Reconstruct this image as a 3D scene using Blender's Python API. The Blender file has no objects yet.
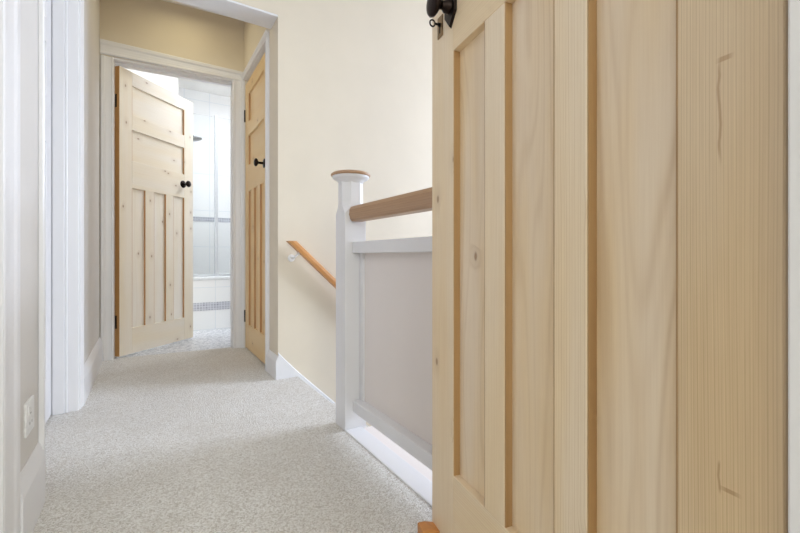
import bpy, bmesh, math, random
from mathutils import Vector, Matrix
random.seed(7)
scene = bpy.context.scene
COL = scene.collection
PI = math.pi

# ------------------------------------------------------------------ materials
def new_mat(name):
    m = bpy.data.materials.new(name); m.use_nodes = True
    nt = m.node_tree
    return m, nt, nt.nodes['Principled BSDF']

def srgb(r, g, b):
    f = lambda c: (c/255/12.92) if c/255 <= .04045 else ((c/255+.055)/1.055)**2.4
    return (f(r), f(g), f(b), 1)

class N:
    """small node-graph helper"""
    def __init__(s, nt): s.nt = nt
    def add(s, kind, **kw):
        n = s.nt.nodes.new(kind)
        for k, v in kw.items(): setattr(n, k, v)
        return n
    def put(s, sock, v):
        if isinstance(v, bpy.types.NodeSocket): s.nt.links.new(v, sock)
        else: sock.default_value = v
    def math(s, op, a, b=0.0, c=None, clamp=False):
        n = s.add('ShaderNodeMath', operation=op, use_clamp=clamp)
        s.put(n.inputs[0], a); s.put(n.inputs[1], b)
        if c is not None: s.put(n.inputs[2], c)
        return n.outputs[0]
    def vmath(s, op, a, b):
        n = s.add('ShaderNodeVectorMath', operation=op)
        s.put(n.inputs[0], a); s.put(n.inputs[1], b)
        return n.outputs[0]
    def noise(s, vec, scale, detail=2.0, rough=.5, out='Fac'):
        n = s.add('ShaderNodeTexNoise')
        s.put(n.inputs['Vector'], vec); n.inputs['Scale'].default_value = scale
        n.inputs['Detail'].default_value = detail; n.inputs['Roughness'].default_value = rough
        return n.outputs[out]
    def ramp(s, fac, stops):
        n = s.add('ShaderNodeValToRGB'); s.put(n.inputs[0], fac)
        el = n.color_ramp.elements
        while len(el) < len(stops): el.new(.5)
        for e, (p, c) in zip(el, stops): e.position = p; e.color = c
        return n.outputs[0]
    def mix(s, fac, a, b, blend='MIX'):
        n = s.add('ShaderNodeMix', data_type='RGBA', blend_type=blend)
        s.put(n.inputs[0], fac); s.put(n.inputs[6], a); s.put(n.inputs[7], b)
        return n.outputs[2]
    def mapr(s, v, a, b, c, d, smooth=True):
        n = s.add('ShaderNodeMapRange', interpolation_type='SMOOTHSTEP' if smooth else 'LINEAR')
        s.put(n.inputs[0], v)
        for i, q in enumerate((a, b, c, d)): n.inputs[1+i].default_value = q
        return n.outputs[0]
    def bump(s, h, strength, dist, bsdf):
        n = s.add('ShaderNodeBump'); n.inputs['Strength'].default_value = strength
        n.inputs['Distance'].default_value = dist
        s.put(n.inputs['Height'], h); s.nt.links.new(n.outputs[0], bsdf.inputs['Normal'])

def paint(name, col, rough=.6, var=.02, bumps=.05, scale=60):
    m, nt, b = new_mat(name); g = N(nt)
    tc = g.add('ShaderNodeTexCoord').outputs['Object']
    n = g.noise(tc, 4, 4)
    c2 = tuple(max(0, x*(1-var*2)) for x in col[:3])+(1,)
    g.put(b.inputs['Base Color'], g.ramp(n, [(.3, c2), (.7, col)]))
    b.inputs['Roughness'].default_value = rough
    g.bump(g.noise(tc, scale, 3), bumps, .002, b)
    return m

def flat(name, col, rough=.4, metal=0.0):
    m, nt, b = new_mat(name); g = N(nt)
    tc = g.add('ShaderNodeTexCoord').outputs['Object']
    n = g.noise(tc, 90, 3)
    g.put(b.inputs['Base Color'], g.ramp(n, [(.3, tuple(x*.8 for x in col[:3])+(1,)), (.7, col)]))
    b.inputs['Roughness'].default_value = rough; b.inputs['Metallic'].default_value = metal
    return m

def wood(name, light, dark, along='Z', straight=1.0, rings=30.0, fine=.35, ringamt=.45, knots=.5, rough=.5, marks=(), tint=.7):
    """plain-sawn softwood: growth-ring lines, fibre streaks, sparse knots"""
    m, nt, b = new_mat(name); g = N(nt)
    tc = g.add('ShaderNodeTexCoord').outputs['Object']
    rnd = g.add('ShaderNodeObjectInfo').outputs['Random']
    sep = g.add('ShaderNodeSeparateXYZ'); g.put(sep.inputs[0], tc)
    X, Y, Z = sep.outputs
    L, A = (Z, X) if along == 'Z' else ((X, Z) if along == 'X' else (Y, Z))
    T = Y if along != 'Y' else X
    off = g.math('MULTIPLY', rnd, 37.0)
    comb = g.add('ShaderNodeCombineXYZ')
    g.put(comb.inputs[0], g.math('ADD', A, off)); g.put(comb.inputs[1], T); g.put(comb.inputs[2], g.math('ADD', L, off))
    P = comb.outputs[0]
    # knots
    vor = g.add('ShaderNodeTexVoronoi'); vor.voronoi_dimensions = '2D'; vor.inputs['Randomness'].default_value = 1
    kc = g.add('ShaderNodeCombineXYZ'); g.put(kc.inputs[0], g.math('MULTIPLY', g.math('ADD', A, off), 11.0)); g.put(kc.inputs[1], g.math('MULTIPLY', g.math('ADD', L, off), 6.5))
    g.put(vor.inputs['Vector'], kc.outputs[0]); vor.inputs['Scale'].default_value = 1
    sc = g.add('ShaderNodeSeparateColor'); g.put(sc.inputs[0], vor.outputs['Color'])
    has = g.math('LESS_THAN', sc.outputs[0], knots)
    kd = vor.outputs['Distance']
    near = g.math('MULTIPLY', g.mapr(kd, .0, .35, 1, 0), has)
    core = g.math('MULTIPLY', g.mapr(kd, .03, .085, 1, 0), has)
    # rings
    low = g.noise(g.vmath('MULTIPLY', P, (7.0, 7.0, .75)), 1, 1.5, .4)
    ph = g.math('ADD', g.math('MULTIPLY', g.math('ADD', A, off), 900.0*straight), g.math('MULTIPLY', low, rings))
    ph = g.math('ADD', ph, g.math('MULTIPLY', near, 9.0))
    ph2 = g.math('MULTIPLY_ADD', ph, 1.618, g.math('MULTIPLY', low, rings*.5))
    ring = g.math('MULTIPLY_ADD', g.math('ADD', g.math('SINE', ph), g.math('SINE', ph2)), .25, .5)
    ring = g.math('POWER', ring, 2.2)
    ring = g.math('MULTIPLY', ring, g.mapr(g.noise(g.vmath('MULTIPLY', P, (5, 5, .6)), 1, 2), .3, .7, .35, 1))
    fib = g.noise(g.vmath('MULTIPLY', P, (330.0, 330.0, 7.0)), 1, 3, .6)
    blot = g.noise(g.vmath('MULTIPLY', P, (6.0, 6.0, 1.5)), 1, 3)
    f = g.math('ADD', g.math('MULTIPLY', ring, ringamt), g.math('MULTIPLY', fib, fine))
    f = g.math('ADD', f, g.math('MULTIPLY', blot, .45))
    f = g.math('SUBTRACT', f, .22, clamp=True)
    col = g.mix(f, light, dark)
    kcol = tuple(x*.32 for x in dark[:3])+(1,)
    kcol = (kcol[0]*1.5, kcol[1]*1.1, kcol[2]*.8, 1)
    col = g.mix(g.math('MULTIPLY', near, .18), col, kcol)
    col = g.mix(g.math('MULTIPLY', core, .75), col, kcol)
    warm = g.mapr(g.noise(g.vmath('MULTIPLY', P, (9, 9, 1.1)), 1, 2), .38, .66, 0, tint)
    col = g.mix(warm, col, (.97, .90, .74, 1), 'MULTIPLY')
    for (ax, l0, l1, wdt) in marks:          # resin streaks / splits with a place of their own on the board
        wob = g.math('MULTIPLY', g.math('SUBTRACT', g.noise(g.vmath('MULTIPLY', P, (4, 4, 22)), 1, 3), .5), .007)
        da = g.math('ABSOLUTE', g.math('SUBTRACT', g.math('ADD', A, wob), ax))
        ma = g.mapr(da, wdt*.2, wdt, 1, 0)
        mid, half = (l0+l1)/2, (l1-l0)/2
        dl = g.math('ABSOLUTE', g.math('SUBTRACT', L, mid))
        ml = g.mapr(dl, half*.6, half, 1, 0)
        col = g.mix(g.math('MULTIPLY', g.math('MULTIPLY', ma, ml), .5), col, (kcol[0]*1.5, kcol[1]*1.35, kcol[2]*1.2, 1))
    g.put(b.inputs['Base Color'], col)
    b.inputs['Roughness'].default_value = rough
    g.bump(g.math('ADD', fib, g.math('MULTIPLY', ring, .5)), .12, .001, b)
    return m

M = {}
M['cream'] = paint('cream_wall_paint', srgb(219, 208, 189), .75)
M['white_wall'] = paint('white_wall_paint', srgb(212, 208, 204), .75)
M['ceiling'] = paint('white_ceiling_paint', srgb(244, 242, 238), .8)
M['gloss'] = paint('white_satin_trim_paint', srgb(226, 225, 227), .34, .01, .03, 30)
M['greypaint'] = paint('pale_grey_panel_paint', srgb(230, 222, 217), .55, .01)
M['plastic'] = flat('white_plastic', srgb(240, 240, 240), .3)
M['iron'] = flat('dark_bronze_iron', srgb(42, 32, 28), .32, .85)
M['iron_worn'] = flat('worn_bronze_escutcheon', srgb(150, 124, 88), .4, .8)
M['screen_frame'] = flat('pale_satin_aluminium', srgb(214, 217, 222), .45, .35)
M['chrome'] = flat('polished_chrome', srgb(205, 208, 214), .15, 1.0)
M['greymetal'] = flat('satin_grey_hinge', srgb(150, 148, 146), .35, .9)
M['hole'] = flat('keyhole_dark', srgb(20, 16, 14), .8)
M['acrylic'] = flat('white_acrylic', srgb(243, 246, 248), .15)

PL, PD = srgb(244, 229, 205), srgb(206, 178, 141)
NEAR_MARKS = ((.0535, .778, .900, .0022), (.0535, .440, .478, .0018), (.049, .888, .8945, .010), (.044, .446, .4515, .012))
for ax, nm in (('Z', 'v'), ('X', 'h')):
    M['pine_'+nm] = wood('pine_board_'+('upright' if nm == 'v' else 'cross'), PL, PD, ax, 1.25, 34, .42, .44, .22)
    M['deal_'+nm] = wood('knotty_pale_pine_'+('upright' if nm == 'v' else 'cross'), srgb(238, 232, 221), srgb(216, 200, 176), ax, .7, 34, .40, .26, .36, tint=.45)
    M['gold_'+nm] = wood('golden_pine_'+('upright' if nm == 'v' else 'cross'), srgb(234, 210, 168), srgb(204, 166, 112), ax, .6, 34, .35, .42, .12)
M['pine_panel'] = wood('pine_panel_cathedral_grain', srgb(243, 227, 204), srgb(206, 180, 146), 'Z', .12, 95, .40, .42, .04, tint=.95)
M['deal_panel'] = wood('pale_pine_panel', srgb(239, 235, 228), srgb(220, 208, 190), 'Z', .05, 55, .35, .30, .2, tint=.4)
M['gold_panel'] = wood('golden_pine_panel', srgb(234, 210, 168), srgb(208, 172, 120), 'Z', .05, 60, .35, .30, .05)
M['pine_marked'] = wood('pine_board_with_split', srgb(236, 216, 186), srgb(184, 156, 116), 'Z', 2.0, 40, .40, .52, .0, marks=NEAR_MARKS)
M['pine_edge'] = wood('orange_pine_edge', srgb(186, 144, 90), srgb(150, 104, 58), 'Z', .8, 20, .35, .4, .15)
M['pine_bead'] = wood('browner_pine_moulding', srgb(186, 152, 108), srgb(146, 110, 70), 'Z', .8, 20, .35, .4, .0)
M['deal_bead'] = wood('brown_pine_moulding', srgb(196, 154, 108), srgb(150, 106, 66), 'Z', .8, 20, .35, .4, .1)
M['oak_rail'] = wood('brown_oak_handrail', srgb(186, 152, 120), srgb(136, 100, 72), 'Y', .9, 26, .5, .5, .0, .4)
M['oak_slope'] = wood('orange_oak_wall_rail', srgb(214, 158, 98), srgb(166, 106, 54), 'X', .9, 26, .5, .5, .0, .35)
M['oak_wedge'] = wood('orange_oak_wedge', srgb(214, 150, 84), srgb(164, 100, 46), 'X', .9, 26, .5, .5, .0, .45)

def carpet_mat():
    m, nt, b = new_mat('beige_grey_twist_pile_carpet'); g = N(nt)
    tc = g.add('ShaderNodeTexCoord').outputs['Object']
    vor = g.add('ShaderNodeTexVoronoi'); g.put(vor.inputs['Vector'], tc); vor.inputs['Scale'].default_value = 290
    sc = g.add('ShaderNodeSeparateColor'); g.put(sc.inputs[0], vor.outputs['Color'])
    n1 = g.noise(tc, 420, 2, .7)
    big = g.noise(tc, 3.2, 4, .6)
    sp = g.math('ADD', g.math('MULTIPLY', sc.outputs[0], .55), g.math('MULTIPLY', n1, .55))
    col = g.ramp(sp, [(.12, srgb(160, 149, 135)), (.4, srgb(206, 200, 192)), (.62, srgb(230, 227, 222)), (.95, srgb(247, 246, 244))])
    col = g.mix(g.mapr(big, .35, .7, 0, .18), col, srgb(176, 164, 146))
    g.put(b.inputs['Base Color'], col)
    b.inputs['Roughness'].default_value = .95
    try: b.inputs['Sheen Weight'].default_value = .25
    except Exception: pass
    h = g.math('ADD', g.math('MULTIPLY', vor.outputs['Distance'], -1.2), g.math('MULTIPLY', n1, .8))
    h = g.math('ADD', h, g.math('MULTIPLY', g.noise(tc, 30, 3), .3))
    g.bump(h, .7, .004, b)
    return m
M['carpet'] = carpet_mat()

def vinyl_mat():
    m, nt, b = new_mat('speckled_pebble_vinyl'); g = N(nt)
    tc = g.add('ShaderNodeTexCoord').outputs['Object']
    vor = g.add('ShaderNodeTexVoronoi'); g.put(vor.inputs['Vector'], tc); vor.inputs['Scale'].default_value = 75
    sc = g.add('ShaderNodeSeparateColor'); g.put(sc.inputs[0], vor.outputs['Color'])
    col = g.ramp(sc.outputs[0], [(.05, srgb(160, 162, 168)), (.5, srgb(198, 199, 203)), (.9, srgb(226, 226, 228))])
    g.put(b.inputs['Base Color'], col); b.inputs['Roughness'].default_value = .35
    return m
M['vinyl'] = vinyl_mat()

def tile_mat(name, w, h, c1, c2, mortar, msize, vertical_axis='X'):
    m, nt, b = new_mat(name); g = N(nt)
    tc = g.add('ShaderNodeTexCoord').outputs['Object']
    sep = g.add('ShaderNodeSeparateXYZ'); g.put(sep.inputs[0], tc)
    cb = g.add('ShaderNodeCombineXYZ'); g.put(cb.inputs[0], g.math('ADD', sep.outputs[0], sep.outputs[1])); g.put(cb.inputs[1], sep.outputs[2])
    br = g.add('ShaderNodeTexBrick'); br.offset = 0
    g.put(br.inputs['Vector'], cb.outputs[0])
    for k, v in (('Color1', c1), ('Color2', c2), ('Mortar', mortar), ('Scale', 1.0), ('Mortar Size', msize), ('Brick Width', w), ('Row Height', h)):
        br.inputs[k].default_value = v
    g.put(b.inputs['Base Color'], br.outputs['Color']); b.inputs['Roughness'].default_value = .55; b.inputs['Specular IOR Level'].default_value = .15
    g.bump(br.outputs['Fac'], -.3, .002, b)
    return m
M['tile'] = tile_mat('white_bathroom_tile', .25, .4, srgb(243, 243, 243), srgb(240, 241, 241), srgb(224, 229, 233), .003)
M['mosaic'] = tile_mat('grey_mosaic_tile', .024, .0245, srgb(188, 188, 196), srgb(160, 161, 172), srgb(214, 216, 222), .003)

def glass_mat():
    m, nt, b = new_mat('clear_shower_glass'); g = N(nt)
    b.inputs['Base Color'].default_value = (.93, .97, .98, 1); b.inputs['Roughness'].default_value = .02
    b.inputs['Transmission Weight'].default_value = 1; b.inputs['IOR'].default_value = 1.45
    tr = g.add('ShaderNodeBsdfTransparent'); tr.inputs[0].default_value = (.985, .992, .992, 1)
    gl = g.add('ShaderNodeBsdfGlossy'); gl.inputs['Roughness'].default_value = .03
    fr = g.add('ShaderNodeFresnel'); fr.inputs[0].default_value = 1.2
    mx = g.add('ShaderNodeMixShader'); g.put(mx.inputs[0], fr.outputs[0])
    nt.links.new(tr.outputs[0], mx.inputs[1]); nt.links.new(gl.outputs[0], mx.inputs[2])
    nt.links.new(mx.outputs[0], nt.nodes['Material Output'].inputs[0])
    return m
M['glass'] = glass_mat()

# ------------------------------------------------------------------ mesh helpers
def box(bm, x0, x1, y0, y1, z0, z1, bev=0.0, seg=1, mat=None):
    """axis-aligned (bevelled) box added to bm; mat = optional Matrix applied afterwards"""
    t = bmesh.new()
    bmesh.ops.create_cube(t, size=1)
    bmesh.ops.scale(t, vec=(x1-x0, y1-y0, z1-z0), verts=t.verts)
    bmesh.ops.translate(t, vec=((x0+x1)/2, (y0+y1)/2, (z0+z1)/2), verts=t.verts)
    if bev: bmesh.ops.bevel(t, geom=list(t.edges), offset=bev, segments=seg, profile=.5, affect='EDGES')
    if mat: bmesh.ops.transform(t, matrix=mat, verts=t.verts)
    merge(bm, t)

def merge(bm, t):
    vm = [bm.verts.new(v.co) for v in t.verts]
    t.verts.index_update()
    for f in t.faces:
        nf = bm.faces.new([vm[v.index] for v in f.verts]); nf.smooth = f.smooth
    t.free()

def prism(bm, poly, z0, z1):
    n = len(poly)
    a = [bm.verts.new((x, y, z0)) for x, y in poly]; b = [bm.verts.new((x, y, z1)) for x, y in poly]
    bm.faces.new(a[::-1]); bm.faces.new(b)
    for i in range(n): bm.faces.new((a[i], a[(i+1) % n], b[(i+1) % n], b[i]))

def extrude(bm, prof, p0, p1, u, v, caps=True):
    """profile (a,b) -> p + a*u + b*v swept from p0 to p1"""
    p0, p1, u, v = Vector(p0), Vector(p1), Vector(u), Vector(v)
    A = [bm.verts.new(p0+u*a+v*b) for a, b in prof]; B = [bm.verts.new(p1+u*a+v*b) for a, b in prof]
    n = len(prof)
    for i in range(n): bm.faces.new((A[i], A[(i+1) % n], B[(i+1) % n], B[i]))
    if caps: bm.faces.new(A[::-1]); bm.faces.new(B)

def sweep(bm, prof, path, u, v):
    """constant profile moved along a list of points"""
    u, v = Vector(u), Vector(v); rows = []
    for p in path: rows.append([bm.verts.new(Vector(p)+u*a+v*b) for a, b in prof])
    n = len(prof)
    for r0, r1 in zip(rows, rows[1:]):
        for i in range(n): bm.faces.new((r0[i], r0[(i+1) % n], r1[(i+1) % n], r1[i]))
    bm.faces.new(rows[0][::-1]); bm.faces.new(rows[-1])

def lathe(bm, prof, seg=28, mat=None, smooth=True):
    """(r,z) profile turned about Z"""
    t = bmesh.new(); rings = []
    for r, z in prof:
        if r < 1e-6: rings.append([t.verts.new((0, 0, z))])
        else: rings.append([t.verts.new((r*math.cos(2*PI*k/seg), r*math.sin(2*PI*k/seg), z)) for k in range(seg)])
    for a, b in zip(rings, rings[1:]):
        for k in range(seg):
            j = (k+1) % seg
            if len(a) == 1 and len(b) == 1: continue
            if len(a) == 1: f = t.faces.new((a[0], b[j], b[k]))
            elif len(b) == 1: f = t.faces.new((a[k], a[j], b[0]))
            else: f = t.faces.new((a[k], a[j], b[j], b[k]))
            f.smooth = smooth
    if mat: bmesh.ops.transform(t, matrix=mat, verts=t.verts)
    merge(bm, t)

def tube(bm, pts, r, seg=12, closed=False):
    pts = [Vector(p) for p in pts]; n = len(pts); rings = []
    for i, p in enumerate(pts):
        d = (pts[(i+1) % n]-pts[i-1]) if closed else (pts[min(i+1, n-1)]-pts[max(i-1, 0)])
        d.normalize()
        a = Vector((0, 0, 1)) if abs(d.z) < .9 else Vector((1, 0, 0))
        u = d.cross(a).normalized(); w = d.cross(u)
        rr = r[i] if isinstance(r, (list, tuple)) else r
        rings.append([bm.verts.new(p+u*rr*math.cos(2*PI*k/seg)+w*rr*math.sin(2*PI*k/seg)) for k in range(seg)])
    pairs = list(zip(rings, rings[1:]))+([(rings[-1], rings[0])] if closed else [])
    for a, b in pairs:
        for k in range(seg):
            f = bm.faces.new((a[k], a[(k+1) % seg], b[(k+1) % seg], b[k])); f.smooth = True
    if not closed: bm.faces.new(rings[0][::-1]); bm.faces.new(rings[-1])

def obj(name, bm, mat, parent=None, label=None):
    me = bpy.data.meshes.new(name)
    bmesh.ops.recalc_face_normals(bm, faces=bm.faces)
    bm.to_mesh(me); bm.free(); me.materials.append(mat)
    o = bpy.data.objects.new(name, me); COL.objects.link(o)
    if parent: o.parent = parent
    if label: o['label'] = label
    return o

def empty(name, loc, rz=0.0):
    o = bpy.data.objects.new(name, None); COL.objects.link(o)
    o.location = loc; o.rotation_euler = (0, 0, rz); o.empty_display_size = .1
    return o

def tag(o, label, cat, group=None, kind=None):
    o['label'] = label; o['category'] = cat
    if group: o['group'] = group
    if kind: o['kind'] = kind
    return o

def struct(name, bm, mat, label=None, cat=None):
    o = obj(name, bm, mat); o['kind'] = 'structure'
    if label: o['label'] = label; o['category'] = cat
    return o

# ------------------------------------------------------------------ dimensions of the place (metres)
XL, XR = -.257, .636            # corridor side walls
YB1, YB2 = 2.305, 2.460         # opening between landing and lobby
YFL, YFR = 3.330, 3.250         # far (bathroom) wall, slightly out of square
XE = 3.40                       # stairwell end wall
H = 2.50
YS = .13                        # landing face of the wall the near door hangs in
ZD = -1.30                      # lower landing
def yf(x): return YFL+(YFR-YFL)*(x-XL)/(XR-XL)
fd = Vector((XR-XL, YFR-YFL, 0)).normalized()      # along the far wall
fn = Vector((fd.y, -fd.x, 0))                       # its normal, towards the landing

# ------------------------------------------------------------------ floor, ceiling
bm = bmesh.new()
prism(bm, [(XL-.14, .02), (.72, .02), (.72, 1.50), (.742, 1.50), (.742, YB1), (XR+.1, YB1), (XR+.1, YFR+.03), (XL-.14, YFL+.05)], -.20, 0)
# rounded carpet nosing over the top stair
extrude(bm, [(.012*math.cos(a), .012*math.sin(a)) for a in [k*PI/8-PI/2 for k in range(9)]], (.742, 1.53, -.012), (.742, YB1, -.012), (1, 0, 0), (0, 0, 1))
struct('floor', bm, M['carpet'], 'beige grey speckled carpet covering the landing', 'carpet')
bm = bmesh.new(); box(bm, -1.6, 2.4, -2.8, YS, -.21, -.001); struct('floor_bedroom', bm, M['carpet'])
bm = bmesh.new(); prism(bm, [(-1.3, YFL+.05), (XR+.1, YFR+.03), (1.7, YFR+.03), (1.7, 5.0), (-1.3, 5.0)], -.2, -.003); struct('floor_bathroom', bm, M['vinyl'], 'grey speckled bathroom floor beyond the open door', 'floor')
bm = bmesh.new()
for i in range(5):                                  # carpeted stairs going down to the right
    box(bm, .756+.225*i, .756+.225*(i+1)+.02, 1.47, YB1, ZD-.1, -.2*(i+1), .006)
box(bm, .72, XE, YS, YB1, ZD-.12, ZD)
struct('floor_stairs', bm, M['carpet'])
bm = bmesh.new(); box(bm, -1.7, 3.60, -2.9, 5.2, H, H+.1); struct('ceiling', bm, M['ceiling'])

# ------------------------------------------------------------------ walls
bm = bmesh.new()                                    # left wall, two doorways
T = .14
box(bm, XL-T, XL, -.0, .28, 0, H); box(bm, XL-T, XL, .28, 1.17, 2.04, H)
box(bm, XL-T, XL, 1.17, 1.53, 0, H); box(bm, XL-T, XL, 1.53, 2.33, 2.04, H); box(bm, XL-T, XL, 2.33, 3.42, 0, H)
struct('wall_left', bm, M['white_wall'])
bm = bmesh.new()                                    # stairwell wall with the beam over the opening
box(bm, XR, XE+.12, YB1, YB1+.12, ZD, H); box(bm, XR, XR+.12, YB1+.12, YB2, 0, H); box(bm, XL, XR, YB1, YB2, 2.068, H)
struct('wall_stairwell', bm, M['cream'])
bm = bmesh.new()                                    # lobby right wall with a doorway
box(bm, XR, XR+.12, YB2, 2.53, 0, H); box(bm, XR, XR+.12, 2.53, 3.20, 2.04, H); box(bm, XR, XR+.12, 3.20, 3.40, 0, H)
struct('wall_right', bm, M['cream'])
bm = bmesh.new()                                    # far wall with the bathroom doorway
BX0, BX1 = -.180, .560
def fpoly(x0, x1, t=.12): return [(x0, yf(x0)), (x1, yf(x1)), (x1-fn.x*t, yf(x1)-fn.y*t), (x0-fn.x*t, yf(x0)-fn.y*t)]
prism(bm, fpoly(XL-.02, BX0), 0, H); prism(bm, fpoly(BX1, XR+.1), 0, H); prism(bm, fpoly(BX0, BX1), 2.035, H)
struct('wall_far', bm, M['cream'])
bm = bmesh.new()                                    # end wall of the stairwell with a window hole
WY0, WY1, WZ0, WZ1 = .75, 1.75, -.75, 2.35
box(bm, XE, XE+.12, YS, WY0, ZD, H); box(bm, XE, XE+.12, WY1, YB1, ZD, H)
box(bm, XE, XE+.12, WY0, WY1, ZD, WZ0); box(bm, XE, XE+.12, WY0, WY1, WZ1, H)
struct('wall_stair_end', bm, M['white_wall'])
bm = bmesh.new()                                    # wall the near door hangs in
DX0, DX1 = -.232, .517
box(bm, -1.7, DX0, .02, YS, 0, H); box(bm, DX1, 3.52, .02, YS, ZD, H); box(bm, DX0, DX1, .02, YS, 2.04, H)
struct('wall_near', bm, M['white_wall'])
bm = bmesh.new()                                    # bedroom shell with a window behind the camera
box(bm, -1.7, -1.6, -2.8, .02, 0, H); box(bm, 2.4, 2.5, -2.8, .02, 0, H)
BWX0, BWX1, BWZ0, BWZ1 = -1.1, 1.5, .75, 2.3
box(bm, -1.7, BWX0, -2.9, -2.8, 0, H); box(bm, BWX1, 2.5, -2.9, -2.8, 0, H)
box(bm, BWX0, BWX1, -2.9, -2.8, 0, BWZ0); box(bm, BWX0, BWX1, -2.9, -2.8, BWZ1, H)
struct('wall_bedroom', bm, M['white_wall'])
bm = bmesh.new()                                    # bathroom shell
box(bm, -1.4, -1.3, 3.3, 3.45, 0, H); box(bm, -1.4, -1.3, 3.45, 4.15, 0, 1.0); box(bm, -1.4, -1.3, 3.45, 4.15, 2.2, H); box(bm, -1.4, -1.3, 4.15, 5.0, 0, H)
box(bm, 1.7, 1.8, 3.3, 5.0, 0, H)
box(bm, -1.4, XL-.0, 3.40, 3.47, 0, H); box(bm, XR+.1, 1.8, 3.37, 3.47, 0, H)
struct('wall_bathroom', bm, M['white_wall'])
bm = bmesh.new()
box(bm, .255, 1.7, 4.90, 5.0, 0, H); box(bm, -1.3, .255, 4.2, 5.0, 0, H)
struct('wall_shower', bm, M['tile'], 'white tiled bathroom wall behind the bath', 'wall')
bm = bmesh.new(); box(bm, .26, 1.7, 4.894, 4.9005, 1.076, 1.128); struct('trim_mosaic_border', bm, M['mosaic'])

# windows (frames and panes)
def window(name, cen, w, h, rz):
    bm = bmesh.new(); m = Matrix.Translation(cen) @ Matrix.Rotation(rz, 4, 'Z')
    for x0, x1, z0, z1 in ((-w/2, w/2, -h/2, -h/2+.06), (-w/2, w/2, h/2-.06, h/2), (-w/2, -w/2+.06, -h/2, h/2), (w/2-.06, w/2, -h/2, h/2), (-.03, .03, -h/2, h/2)):
        box(bm, x0, x1, -.03, .03, z0, z1, .004, 1, m)
    f = struct(name, bm, M['gloss'])
    bm = bmesh.new(); box(bm, -w/2+.05, w/2-.05, -.003, .003, -h/2+.05, h/2-.05, 0, 1, m)
    obj('window_pane', bm, M['glass'], f)
window('window_1', (XE+.06, (WY0+WY1)/2, (WZ0+WZ1)/2), WY1-WY0, WZ1-WZ0, PI/2)
window('window_2', ((BWX0+BWX1)/2, -2.85, (BWZ0+BWZ1)/2), BWX1-BWX0, BWZ1-BWZ0, 0)
window('window_3', (-1.35, 3.80, 1.6), .7, 1.2, PI/2)

# ------------------------------------------------------------------ trims
ARC = [(0, 0), (0, .010), (.004, .014), (.010, .014), (.015, .010), (.030, .011), (.044, .014), (.052, .020), (.066, .021), (.072, .016), (.072, 0)]
def arch(bm, w=.072):
    k = w/.072
    return [(a*k, b) for a, b in ARC]
def frame_X(bm, x, sgn, y0, y1, top, depth, w=.072, wn=None, z0=0.0, kb=1.0):
    """lining + architrave of a doorway in a wall x=const; sgn = side the face looks to; inside jambs at y0/y1"""
    P = [(a, b*kb) for a, b in arch(bm, w)]; q = [(a, b*kb) for a, b in arch(bm, wn or w)]
    extrude(bm, q, (x, y0, z0), (x, y0, top+.0), (0, -1, 0), (sgn, 0, 0))
    extrude(bm, P, (x, y1, z0), (x, y1, top+.0), (0, 1, 0), (sgn, 0, 0))
    extrude(bm, P, (x, y0-(wn or w), top), (x, y1+w, top), (0, 0, 1), (sgn, 0, 0))
    a, b = sorted((x, x-sgn*depth))
    box(bm, a, b, y0-.02, y0+.004, z0, top, .001); box(bm, a, b, y1-.004, y1+.02, z0, top, .001); box(bm, a, b, y0, y1, top-.004, top+.03)

# bathroom door frame
bm = bmesh.new()
P0, P1 = Vector((BX0, yf(BX0), 0)), Vector((BX1, yf(BX1), 0))
up = Vector((0, 0, 1))
extrude(bm, ARC, P0, P0+up*2.03, -fd, fn)
extrude(bm, [(a*1.08, b) for a, b in ARC], P1, P1+up*2.03, fd, fn)
ra = [bm.verts.new(P0-fd*.074+up*(2.042+a*1.32)+fn*b) for a, b in ARC]; rb = [bm.verts.new(P1+fd*.078+up*(2.028+a)+fn*b) for a, b in ARC]
for i in range(len(ARC)):
    j = (i+1) % len(ARC); bm.faces.new((ra[i], ra[j], rb[j], rb[i]))
bm.faces.new(ra[::-1]); bm.faces.new(rb)
Rf = Matrix.Rotation(math.atan2(fd.y, fd.x), 4, 'Z')
LW = (P1-P0).length
mf = Matrix.Translation(P0) @ Rf
box(bm, -.02, .001, 0, .125, 0, 2.03, .001, 1, mf); box(bm, LW-.003, LW+.02, 0, .125, 0, 2.03, .001, 1, mf); box(bm, -.02, LW+.02, 0, .125, 2.022, 2.045, .001, 1, mf)
box(bm, LW-.012, LW-.003, .045, .075, 0, 2.02, .001, 1, mf); box(bm, 0, LW, .045, .075, 2.006, 2.024, .001, 1, mf)
struct('trim_bathroom_door', bm, M['gloss'], 'white moulded frame around the open bathroom doorway', 'door frame')
# right lobby door frame
bm = bmesh.new(); frame_X(bm, XR, -1, 2.542, 3.21, 2.03, .12, .042, .05)
struct('trim_cupboard_door', bm, M['gloss'], 'white frame around the closed golden pine door', 'door frame')
# left doorway frame: stepped jamb facing the camera
bm = bmesh.new()
frame_X(bm, XL+.001, 1, 1.550, 2.326, 2.03, .018, .06, .042, .0, .6)
for y0, y1, s in ((1.53, 1.55, 1), (2.31, 2.33, -1)):
    box(bm, XL-.138, XL+.001, y0, y1, 0, 2.03, .001)
box(bm, XL-.088, XL-.046, 2.297, 2.312, 0, 2.03, .002); box(bm, XL-.046, XL-.036, 2.304, 2.312, 0, 2.03, .002)
box(bm, XL-.138, XL, 1.54, 2.32, 2.02, 2.04)
struct('trim_left_door', bm, M['gloss'], 'white moulded door frame in the left wall halfway along the landing', 'door frame')
bm = bmesh.new()
frame_X(bm, XL, 1, .30, 1.15, 2.03, .14, .115, None, 0, .6)
struct('trim_front_left_door', bm, M['gloss'], 'white door frame nearest the camera at the left edge', 'door frame')
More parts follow.
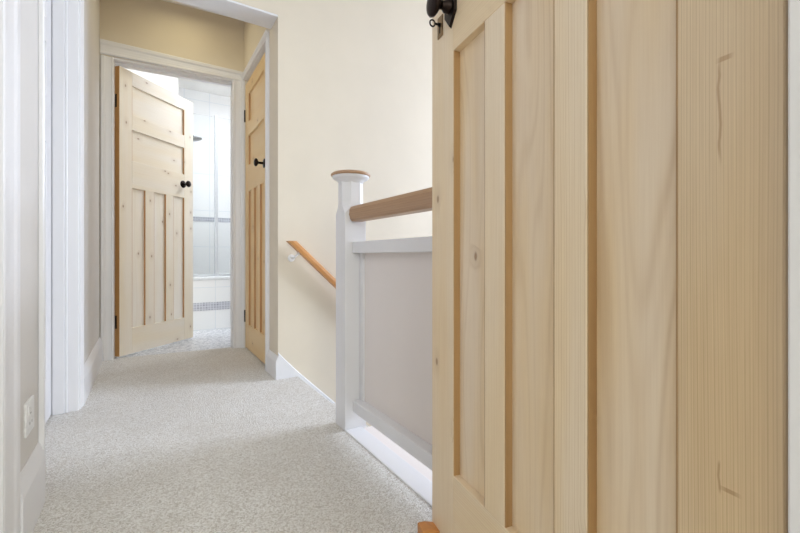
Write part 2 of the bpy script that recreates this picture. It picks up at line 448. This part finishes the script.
# near doorway lining
bm = bmesh.new()
box(bm, .456, DX1+.02, .005, .1125, 0, 2.04, .0015); box(bm, DX0-.02, DX0+.002, .01, YS+.002, 0, 2.04, .001); box(bm, DX0, DX1, .01, YS, 2.03, 2.05)
extrude(bm, ARC, (DX1+.008, YS, 0), (DX1+.008, YS, 2.04), (1, 0, 0), (0, 1, 0))
struct('trim_near_door', bm, M['gloss'], 'white door jamb at the right edge beside the near pine door', 'door frame')
# white soffit of the beam
bm = bmesh.new(); box(bm, XL, XR+.001, YB1+.001, YB2-.001, 2.057, 2.069, .002); struct('trim_soffit', bm, M['gloss'])

# skirting boards
SK = [(0, 0), (.016, 0), (.016, .118), (.013, .130), (.006, .150), (.002, .158), (0, .158)]
def skirt(bm, p0, p1, n, k=1.0): extrude(bm, [(a, b*k) for a, b in SK], p0, p1, n, (0, 0, 1))
bm = bmesh.new()
skirt(bm, (XL, 1.263, 0), (XL, 1.510, 0), (1, 0, 0), 1.08)
skirt(bm, (XL, 2.384, 0), (XL, YFL, 0), (1, 0, 0), 1.02)
struct('baseboard_left', bm, M['gloss'], 'white skirting board along the left wall', 'skirting board')
bm = bmesh.new()
k = .82
extrude(bm, [(a, b*k) for a, b in SK], (XR, YB1-.0145, 0), (XR, 2.494, 0), (-1, 0, 0), (0, 0, 1))
struct('baseboard_right', bm, M['gloss'])
# stair string: level block, ramped curve, then down the slope along the wall
bm = bmesh.new()
top = [(XR, .145), (.645, .134), (.660, .117), (.680, .094), (.757, .012), (.971, -.197), (1.95, -1.155), (2.10, -1.165), (3.40, -1.165)]
path = []
for (x, z), (x2, z2) in zip(top, top[1:]):
    a = [bm.verts.new((x, YB1-.014, z)), bm.verts.new((x2, YB1-.014, z2)), bm.verts.new((x2, YB1-.014, z2-.30)), bm.verts.new((x, YB1-.014, z-.30))]
    b = [bm.verts.new((v.co.x, YB1+.001, v.co.z+(.008 if i < 2 else 0))) for i, v in enumerate(a)]
    bm.faces.new(a); bm.faces.new(b[::-1])
    for i in range(4): bm.faces.new((a[i], b[i], b[(i+1) % 4], a[(i+1) % 4]))
struct('trim_stair_string', bm, M['gloss'], 'white sloping skirting running down the stair wall', 'skirting board')
# ------------------------------------------------------------------ doors
def door(name, W, mats, base, rz, label, hinge_side, H0=1.98, t=.040, dl=.014, stile=.105, stile_h=None, munt=.064, knob_z=1.268, knob=True, panel_levels=None, hinge_mat='iron', kstyle='round', free_mat=None, hinge_mat_edge=None, bead_mat=None, knob_in=.112):
    """1930s door: two wide panels over three tall ones. local x from hinge edge to free edge"""
    V, Hm, Pm = mats
    root = empty(name, base, rz); root['kind'] = 'structure'
    tag(root, label, 'door')
    b = .0012; sh = stile_h or stile
    bm = bmesh.new(); box(bm, 0, sh, -t/2, t/2, 0, H0, b); s1 = obj('stile', bm, hinge_mat_edge or V, root)
    bm = bmesh.new(); box(bm, W-stile, W, -t/2, t/2, 0, H0, b); s2 = obj('stile', bm, free_mat or V, root)
    Z = dict(b=.180, l0=1.163, l1=1.355, m0=1.573, m1=1.676, t0=1.884)
    for z0, z1 in ((0, Z['b']), (Z['l0'], Z['l1']), (Z['m0'], Z['m1']), (Z['t0'], H0)):
        bm = bmesh.new(); box(bm, sh, W-stile, -t/2, t/2, z0, z1, b); obj('rail', bm, Hm, root)
    inner = W-stile-sh; pw = (inner-2*munt)/3
    for i in (1, 2):
        x0 = sh+pw*i+munt*(i-1)
        bm = bmesh.new(); box(bm, x0, x0+munt, -t/2, t/2, Z['b'], Z['l0'], b); obj('muntin', bm, V, root)
    h = t/2-dl
    for i in range(3):
        x0 = sh+(pw+munt)*i
        bm = bmesh.new(); box(bm, x0-.004, x0+pw+.004, -h, h, Z['b']-.004, Z['l0']+.004); obj('panel', bm, Pm, root)
    for z0, z1 in ((Z['l1'], Z['m0']), (Z['m1'], Z['t0'])):
        bm = bmesh.new(); box(bm, sh-.004, W-stile+.004, -h, h, z0-.004, z1+.004); obj('panel', bm, Hm if Pm is not M['gloss'] else Pm, root)
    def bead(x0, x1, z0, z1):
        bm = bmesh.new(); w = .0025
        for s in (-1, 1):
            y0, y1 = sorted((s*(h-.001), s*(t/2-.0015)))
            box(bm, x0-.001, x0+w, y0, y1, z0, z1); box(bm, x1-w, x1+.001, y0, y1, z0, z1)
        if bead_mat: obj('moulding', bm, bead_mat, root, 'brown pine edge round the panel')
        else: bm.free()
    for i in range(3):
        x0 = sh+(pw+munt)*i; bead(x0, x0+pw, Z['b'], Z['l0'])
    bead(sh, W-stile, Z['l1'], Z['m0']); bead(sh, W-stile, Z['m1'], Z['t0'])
    # hinges: knuckle and leaf on the hinge edge
    if hinge_side:
        for z in (.235, H0-.235):
            bm = bmesh.new()
            ya, yb = sorted((0, hinge_side*(t/2-.001))); box(bm, -.0025, .0005, ya, yb, z-.045, z+.045, .0008)
            tube(bm, [(-.003, hinge_side*(t/2+.004), z-.045), (-.003, hinge_side*(t/2+.004), z+.045)], .006, 10)
            obj('hinge', bm, M[hinge_mat], root)
    if knob:
        for s in (-1, 1):
            kx = W-(knob_in if kstyle == 'round' else .100)
            m = Matrix.Translation((kx, s*t/2, knob_z)) @ Matrix.Rotation(-s*PI/2, 4, 'X')
            bm = bmesh.new()
            if kstyle == 'oval':
                lathe(bm, [(0, .026), (.010, .026), (.010, .034)], 20, m)
                mo = m @ Matrix.Translation((0, 0, .044)) @ Matrix.Diagonal((.86, .95, .80, 1))
                lathe(bm, [(.006, -.020), (.012, -.014), (.022, -.010), (.031, -.002), (.033, .005), (.029, .011), (.018, .016), (0, .018)], 28, mo)
            else:
                lathe(bm, [(.008, .004), (.007, .036), (.012, .040), (.022, .045), (.026, .051), (.024, .058), (.014, .063), (0, .064)], 24, m)
            kn = obj('door_knob', bm, M['iron'], root, 'dark bronze knob')
            bm = bmesh.new()
            if kstyle == 'oval':                        # long backplate pointed top and bottom
                pl = [(-.026, -.019), (0, -.050), (.026, -.019), (.026, .019), (0, .050), (-.026, .019)]
                a = [m @ Vector((x, y*(-1), .0)) for x, y in pl]; c = [m @ Vector((x*.86, y*(-.92), .006)) for x, y in pl]
                av = [bm.verts.new(q) for q in a]; cv = [bm.verts.new(q) for q in c]
                bm.faces.new(av); bm.faces.new(cv[::-1])
                for i in range(6): bm.faces.new((av[i], av[(i+1) % 6], cv[(i+1) % 6], cv[i]))
                lathe(bm, [(.016, .005), (.015, .016), (.010, .022), (.009, .030)], 20, m)
                obj('backplate', bm, M['iron'], kn)
            else:
                lathe(bm, [(.030, 0), (.029, .004), (.020, .007), (.010, .009), (0, .009)], 24, m)
                obj('rose', bm, M['iron'], kn)
    return root

PINE = (M['pine_v'], M['pine_h'], M['pine_panel'])
DEAL = (M['deal_v'], M['deal_h'], M['deal_panel'])
GOLD = (M['gold_v'], M['gold_h'], M['gold_panel'])
WHITE = (M['gloss'],)*3

# near door: visible face runs through (.602,.725) at 79.8 degrees; its thickness lies on the far side
an = math.radians(79.8); e = Vector((math.cos(an), math.sin(an), 0)); nrm = Vector((-math.sin(an), math.cos(an), 0))
F = Vector((.602, .725, 0)); NW = .717
free = F + e*.106                                   # free (knob) edge of the visible face
hinge = free - e*NW
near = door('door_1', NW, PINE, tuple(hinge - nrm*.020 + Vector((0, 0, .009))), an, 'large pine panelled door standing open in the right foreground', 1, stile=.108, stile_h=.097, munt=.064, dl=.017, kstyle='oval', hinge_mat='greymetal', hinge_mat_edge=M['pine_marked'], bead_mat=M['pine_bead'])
# escutcheon below the knob, nearer the free edge, with a key in it
def kp(x, y, z): return (x, .020+y, z)
ex, ez = NW-.047, 1.250
bm = bmesh.new()
pl = [(-.012, -.032), (.012, -.032), (.012, .032), (-.012, .032)]
box(bm, ex-.013, ex+.013, .0198, .0225, ez-.026, ez+.026, .001)
es = obj('escutcheon', bm, M['iron_worn'], near, 'worn brass coloured keyhole plate')
bm = bmesh.new(); box(bm, ex-.0025, ex+.0025, .0215, .0232, ez-.016, ez+.004, .0008); tube(bm, [(ex, .0215, ez+.005), (ex, .0232, ez+.005)], .005, 14); obj('keyhole', bm, M['hole'], es)
bm = bmesh.new()
tube(bm, [(ex, .021, ez+.005), (ex, .025, ez+.005)], .0028, 10)
tube(bm, [(ex, .024, ez+.005), (ex, .027, ez+.005)], .0045, 10)
tube(bm, [(ex+.0, .0425+.0068*math.cos(2*PI*k/20), ez+.005+.0078*math.sin(2*PI*k/20)) for k in range(20)], .0020, 8, True)
tube(bm, [(ex, .026, ez+.005), (ex, .0355, ez+.005)], .0026, 10)
key = obj('key', bm, M['iron'])
key.location = hinge - nrm*.020 + Vector((0, 0, .009)); key.rotation_euler = (0, 0, an)
tag(key, 'small dark iron key with a ring bow in the keyhole of the near pine door', 'key')

# bathroom door, hinged on the left, swung into the bathroom
ab = math.radians(44.3); eb = Vector((math.cos(ab), math.sin(ab), 0)); nb = Vector((-math.sin(ab), math.cos(ab), 0))
hb = Vector((-.150, 3.335, 0))
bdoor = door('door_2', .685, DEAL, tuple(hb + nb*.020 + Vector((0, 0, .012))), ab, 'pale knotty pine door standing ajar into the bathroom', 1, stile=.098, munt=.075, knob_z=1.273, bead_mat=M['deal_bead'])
bm = bmesh.new(); box(bm, -.0016, .0006, -.0195, .0195, .002, 1.978); obj('hinge_edge', bm, M['pine_edge'], bdoor, 'orange stained edge')
# closed door in the lobby's right wall
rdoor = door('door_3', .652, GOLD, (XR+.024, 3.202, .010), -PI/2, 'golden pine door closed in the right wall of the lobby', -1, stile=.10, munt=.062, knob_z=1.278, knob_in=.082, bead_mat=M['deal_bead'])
bm = bmesh.new(); box(bm, .6515, .6536, -.0195, .0195, .002, 1.978); obj('free_edge', bm, M['pine_edge'], rdoor, 'orange stained edge')
# white doors in the left wall (seen edge-on)
door('door_4', .742, WHITE, (XL-.110, 2.296, .008), -PI/2, 'white painted door shut in the left wall halfway along the landing', -1, hinge_mat='plastic', knob=False)
door('door_5', .84, WHITE, (XL-.10, 1.143, .008), -PI/2, 'white painted door at the left of the camera', -1, hinge_mat='plastic', knob=False)

bal = empty('balustrade', (.72, .8, 0))
tag(bal, 'white panelled balustrade with a brown oak handrail and a round-capped newel post', 'balustrade')
# ------------------------------------------------------------------ newel post
NX0, NX1, NY0, NY1 = .672, .766, 1.475, 1.567
ncx, ncy = (NX0+NX1)/2, (NY0+NY1)/2
bm = bmesh.new(); hx, hy = (NX1-NX0)/2, (NY1-NY0)/2
def octo(c): return [(-hx, -hy+c), (-hx+c, -hy), (hx-c, -hy), (hx, -hy+c), (hx, hy-c), (hx-c, hy), (-hx+c, hy), (-hx, hy-c)]
rows = []
for z, c in [(-.25, .0015), (.868, .0015), (.876, .006), (.886, .014), (.898, .022), (.915, .0265), (1.012, .0275)]:
    rows.append([bm.verts.new((x, y, z)) for x, y in octo(c)])
for a, b in zip(rows, rows[1:]):
    for i in range(8): bm.faces.new((a[i], a[(i+1) % 8], b[(i+1) % 8], b[i]))
bm.faces.new(rows[0][::-1]); bm.faces.new(rows[-1])
bmesh.ops.translate(bm, vec=(ncx-.72, ncy-.8, 0), verts=bm.verts)
newel = obj('newel_post', bm, M['gloss'], bal)
bm = bmesh.new()
lathe(bm, [(0, .995), (.046, .995), (.050, .998), (.054, 1.004), (.062, 1.010), (.071, 1.014), (.076, 1.020), (.076, 1.026), (0, 1.026)], 40)
bmesh.ops.translate(bm, vec=(ncx-.72, ncy-.8, 0), verts=bm.verts)
obj('cap', bm, M['gloss'], newel)
bm = bmesh.new()
lathe(bm, [(0, 1.0255), (.079, 1.0255), (.082, 1.029), (.081, 1.034), (.072, 1.040), (.045, 1.046), (0, 1.048)], 40)
bmesh.ops.translate(bm, vec=(ncx-.72, ncy-.8, 0), verts=bm.verts)
obj('cap_disc', bm, M['oak_rail'], newel, 'brown oak disc')

# ------------------------------------------------------------------ balustrade
def bpart(name, bm, mat, label=None):
    bmesh.ops.translate(bm, vec=(-.72, -.8, 0), verts=bm.verts); return obj(name, bm, mat, bal, label)
BY0, BY1 = YS, NY0
bm = bmesh.new()                                    # handrail: rounded section
rp = [(-.030, -.018), (-.022, -.028), (.022, -.028), (.030, -.018), (.033, .0), (.033, .018), (.026, .030), (.012, .035), (-.012, .035), (-.026, .030), (-.033, .018), (-.033, 0)]
extrude(bm, rp, (.722, BY0, .8645), (.722, BY1-.0005, .8645), (1, 0, 0), (0, 0, 1))
bmesh.ops.bevel(bm, geom=[x for x in bm.edges if len(x.link_faces) == 2 and abs(x.verts[0].co.y-x.verts[1].co.y) < 1e-4 and x.verts[0].co.y > 1], offset=.004, segments=2, affect='EDGES')
bpart('handrail', bm, M['oak_rail'], 'brown oak handrail')
bm = bmesh.new(); box(bm, .704, .775, BY0, BY1, .709, .755, .003, 2); bpart('top_rail', bm, M['gloss'])
bm = bmesh.new(); box(bm, .706, .746, BY0, BY1, .069, .116, .004, 2); bpart('bottom_rail', bm, M['gloss'])
bm = bmesh.new(); box(bm, .735, .758, BY1-.032, BY1, .112, .711, .002); bpart('stile', bm, M['gloss'])
bm = bmesh.new(); box(bm, .735, .758, BY0, BY0+.05, .112, .711, .002); bpart('stile', bm, M['gloss'])
bm = bmesh.new(); box(bm, .744, .754, BY0, BY1, .112, .711); bpart('panel', bm, M['greypaint'], 'pale grey flat panel')
bm = bmesh.new(); box(bm, .672, .745, BY0, BY1-.0005, -.10, .004, .003, 2); bpart('floor_plate', bm, M['gloss'])
bm = bmesh.new(); box(bm, .7455, .90, BY0, BY1-.0005, -.25, -.006, .002); bpart('void_board', bm, M['greypaint'], 'pale grey board behind the bottom rail')

# ------------------------------------------------------------------ wall handrail down the stairs
wh = empty('stair_handrail', (.69, YB1-.055, .786))
tag(wh, 'orange oak stair handrail sloping down the cream wall behind the newel post', 'handrail')
bm = bmesh.new()
sl = Vector((.300, 0, -.281)).normalized(); upv = Vector((sl.z*-1, 0, sl.x)); upv = Vector((.281, 0, .300)).normalized()
hp = [(-.021, -.016), (.021, -.016), (.024, 0), (.020, .015), (.008, .021), (-.008, .021), (-.020, .015), (-.024, 0)]
p0 = Vector((0, 0, 0)); A = []; Bq = []
extrude(bm, hp, p0, p0+sl*1.6, (0, 1, 0), upv)
for v in bm.verts:                                  # level cut at the top end
    if (v.co-p0).dot(sl) < .05:
        d = (-.004-v.co.z)/sl.z; v.co += sl*d
obj('rail', bm, M['oak_slope'], wh)
for d in (.085, 1.2):
    bm = bmesh.new(); q = p0+sl*d-upv*.016
    tube(bm, [q, q-upv*.02, q-upv*.035+Vector((0, .012, 0)), q-upv*.042+Vector((0, .052, 0))], .006, 10)
    lathe(bm, [(0, -.004), (.022, -.004), (.020, 0), (0, .003)], 20, Matrix.Translation(q-upv*.042+Vector((0, .052, 0))) @ Matrix.Rotation(PI/2, 4, 'X'))
    obj('bracket', bm, M['plastic'], wh)

# ------------------------------------------------------------------ socket plate on the left wall
so = empty('wall_socket', (XL, 1.392, .284))
tag(so, 'white plastic wall socket plate above the skirting between two door frames', 'socket')
bm = bmesh.new(); box(bm, -.001, .006, -.042, .042, -.043, .043, .003, 2); obj('plate', bm, M['plastic'], so)
bm = bmesh.new(); box(bm, .005, .008, -.030, -.014, .010, .030, .002, 2); obj('switch', bm, M['plastic'], so)
for y, z, w, hh in ((.0, .008, .008, .004), (-.011, -.016, .004, .007), (.011, -.016, .004, .007)):
    bm = bmesh.new(); box(bm, .0055, .0064, y-w/2, y+w/2, z-hh/2, z+hh/2); obj('pin_hole', bm, M['greymetal'], so)

# ------------------------------------------------------------------ wooden wedge under the near door
bm = bmesh.new()
m = Matrix.Translation((.575, .818, 0)) @ Matrix.Rotation(math.radians(-14), 4, 'Z')
t = bmesh.new()
pr = [(0, 0), (0, .026), (.018, .026), (.090, .006), (.090, 0)]
a = [t.verts.new(m @ Vector((x, -.02, z))) for x, z in pr]; b2 = [t.verts.new(m @ Vector((x, .018, z))) for x, z in pr]
t.faces.new(a); t.faces.new(b2[::-1])
for i in range(5): t.faces.new((a[i], b2[i], b2[(i+1) % 5], a[(i+1) % 5]))
bmesh.ops.bevel(t, geom=list(t.edges), offset=.0012, segments=1, affect='EDGES')
merge(bm, t)
tag(obj('door_wedge', bm, M['oak_wedge']), 'orange wooden door wedge pushed under the corner of the near pine door', 'door wedge')

# ------------------------------------------------------------------ bathroom: bath, screen, shower
bath = empty('bathtub', (.97, 4.55, 0))
tag(bath, 'white bath with a tiled front panel seen through the bathroom doorway', 'bath')
bm = bmesh.new(); box(bm, -.70, .72, -.345, -.320, -.003, .47, .001); obj('front_panel', bm, M['tile'], bath, 'white tiled bath front')
bm = bmesh.new(); box(bm, -.70, .72, -.3465, -.3445, .183, .258); obj('mosaic_band', bm, M['mosaic'], bath, 'grey mosaic tile band')
bm = bmesh.new()
for x0, x1, y0, y1 in ((-.712, .728, -.350, -.27), (-.712, .728, .27, .345), (-.712, -.62, -.30, .30), (.64, .728, -.30, .30)):
    box(bm, x0, x1, y0, y1, .468, .502, .008, 2)
obj('rim', bm, M['acrylic'], bath)
bm = bmesh.new(); box(bm, -.63, .65, -.28, -.26, .10, .49, .004); box(bm, -.63, .65, .26, .28, .10, .49, .004); box(bm, -.64, -.61, -.28, .28, .10, .49, .004); box(bm, .63, .66, -.28, .28, .10, .49, .004); box(bm, -.64, .66, -.28, .28, .09, .12)
obj('tub', bm, M['acrylic'], bath)

scr = empty('shower_screen', (.575, 4.235, .502))
tag(scr, 'glass shower screen with a chrome upright standing on the bath rim', 'shower screen')
for x0, x1 in ((-.30, -.012), (.014, .60)):
    bm = bmesh.new(); box(bm, x0, x1, -.003, .003, .012, 1.535); obj('glass_pane', bm, M['glass'], scr)
bm = bmesh.new(); box(bm, -.014, .016, -.013, .013, .001, 1.55, .003, 2); obj('upright', bm, M['screen_frame'], scr)
bm = bmesh.new(); box(bm, -.31, .61, -.010, .010, .001, .022, .002); obj('bottom_rail', bm, M['screen_frame'], scr)

sh = empty('shower', (.255, 4.6, 1.90))
tag(sh, 'small chrome shower head on an arm above the bath', 'shower head')
bm = bmesh.new(); tube(bm, [(0, 0, .06), (.06, 0, .07), (.12, 0, .055), (.165, 0, .01)], .010, 12); lathe(bm, [(0, 0), (.028, 0), (.028, .006), (0, .008)], 20, Matrix.Translation((0, 0, .06)) @ Matrix.Rotation(PI/2, 4, 'Y')); obj('arm', bm, M['chrome'], sh)
bm = bmesh.new(); lathe(bm, [(0, .022), (.018, .022), (.04, .008), (.062, 0), (.062, -.010), (0, -.012)], 28, Matrix.Translation((.175, 0, -.005)) @ Matrix.Rotation(-.25, 4, 'Y')); obj('spray_head', bm, M['greymetal'], sh)

# ------------------------------------------------------------------ light
w = bpy.data.worlds.new('World'); scene.world = w; w.use_nodes = True
bg = w.node_tree.nodes['Background']; bg.inputs[0].default_value = (.82, .91, 1, 1); bg.inputs[1].default_value = 1.0

def area(name, loc, target, sx, sy, power, col, spread=PI):
    l = bpy.data.lights.new(name, 'AREA'); l.shape = 'RECTANGLE'; l.size = sx; l.size_y = sy; l.energy = power; l.color = col; l.spread = spread
    o = bpy.data.objects.new(name, l); COL.objects.link(o); o.location = loc
    o.rotation_euler = (Vector(target)-Vector(loc)).to_track_quat('-Z', 'Y').to_euler()
    return o
# daylight through the three windows
area('daylight_stair_window', (XE+.16, (WY0+WY1)/2, 1.50), (.4, 1.6, .0), .9, 1.1, 165, (.73, .82, 1))
area('stair_window_low_fill', (XE+.16, (WY0+WY1)/2, .05), (1.0, 2.2, .5), .9, 1.4, 14, (.60, .80, 1))  # added fill low in the stair window, lifts and cools the lower wall
area('daylight_bedroom_window', (.2, -3.0, 1.55), (.2, 0, 1.0), 2.5, 1.5, 215, (.96, 1, .95))
area('daylight_bathroom_window', (-1.45, 3.80, 1.65), (.8, 4.4, .9), .65, 1.15, 60, (.90, .95, 1))
# unseen ceiling lights, added as fill for the dark lobby and the bathroom
def ceiling_fill(name, x, y, power, r, col, label):
    l = bpy.data.lights.new(name+'_disk', 'AREA'); l.shape = 'DISK'; l.size = r*2; l.energy = power; l.color = col
    o = bpy.data.objects.new(name+'_disk', l); COL.objects.link(o); o.location = (x, y, H-.06)
ceiling_fill('lobby_fill', .2, 2.95, 2.3, .12, (1, .91, .60), '')
ceiling_fill('bathroom_fill', 1.4, 3.62, 66, .5, (.80, .88, 1), '')

# ------------------------------------------------------------------ camera
cam = bpy.data.cameras.new('Camera'); co = bpy.data.objects.new('Camera', cam); COL.objects.link(co)
cam.sensor_width = 36; cam.sensor_fit = 'HORIZONTAL'; cam.lens = 403/800*36
cam.shift_y = (256.1-266.5)/800*1.0
co.location = (0, 0, .697); co.rotation_euler = (PI/2, 0, -math.radians(32.27))
cam.clip_start = .02
scene.camera = co

scene.view_settings.view_transform = 'Standard'; scene.view_settings.look = 'None'
scene.view_settings.gamma = 1; scene.view_settings.use_curve_mapping = False
scene.view_settings.exposure = -0.65
try:
    scene.cycles.max_bounces = 12; scene.cycles.diffuse_bounces = 8; scene.cycles.use_denoising = True
except Exception: pass
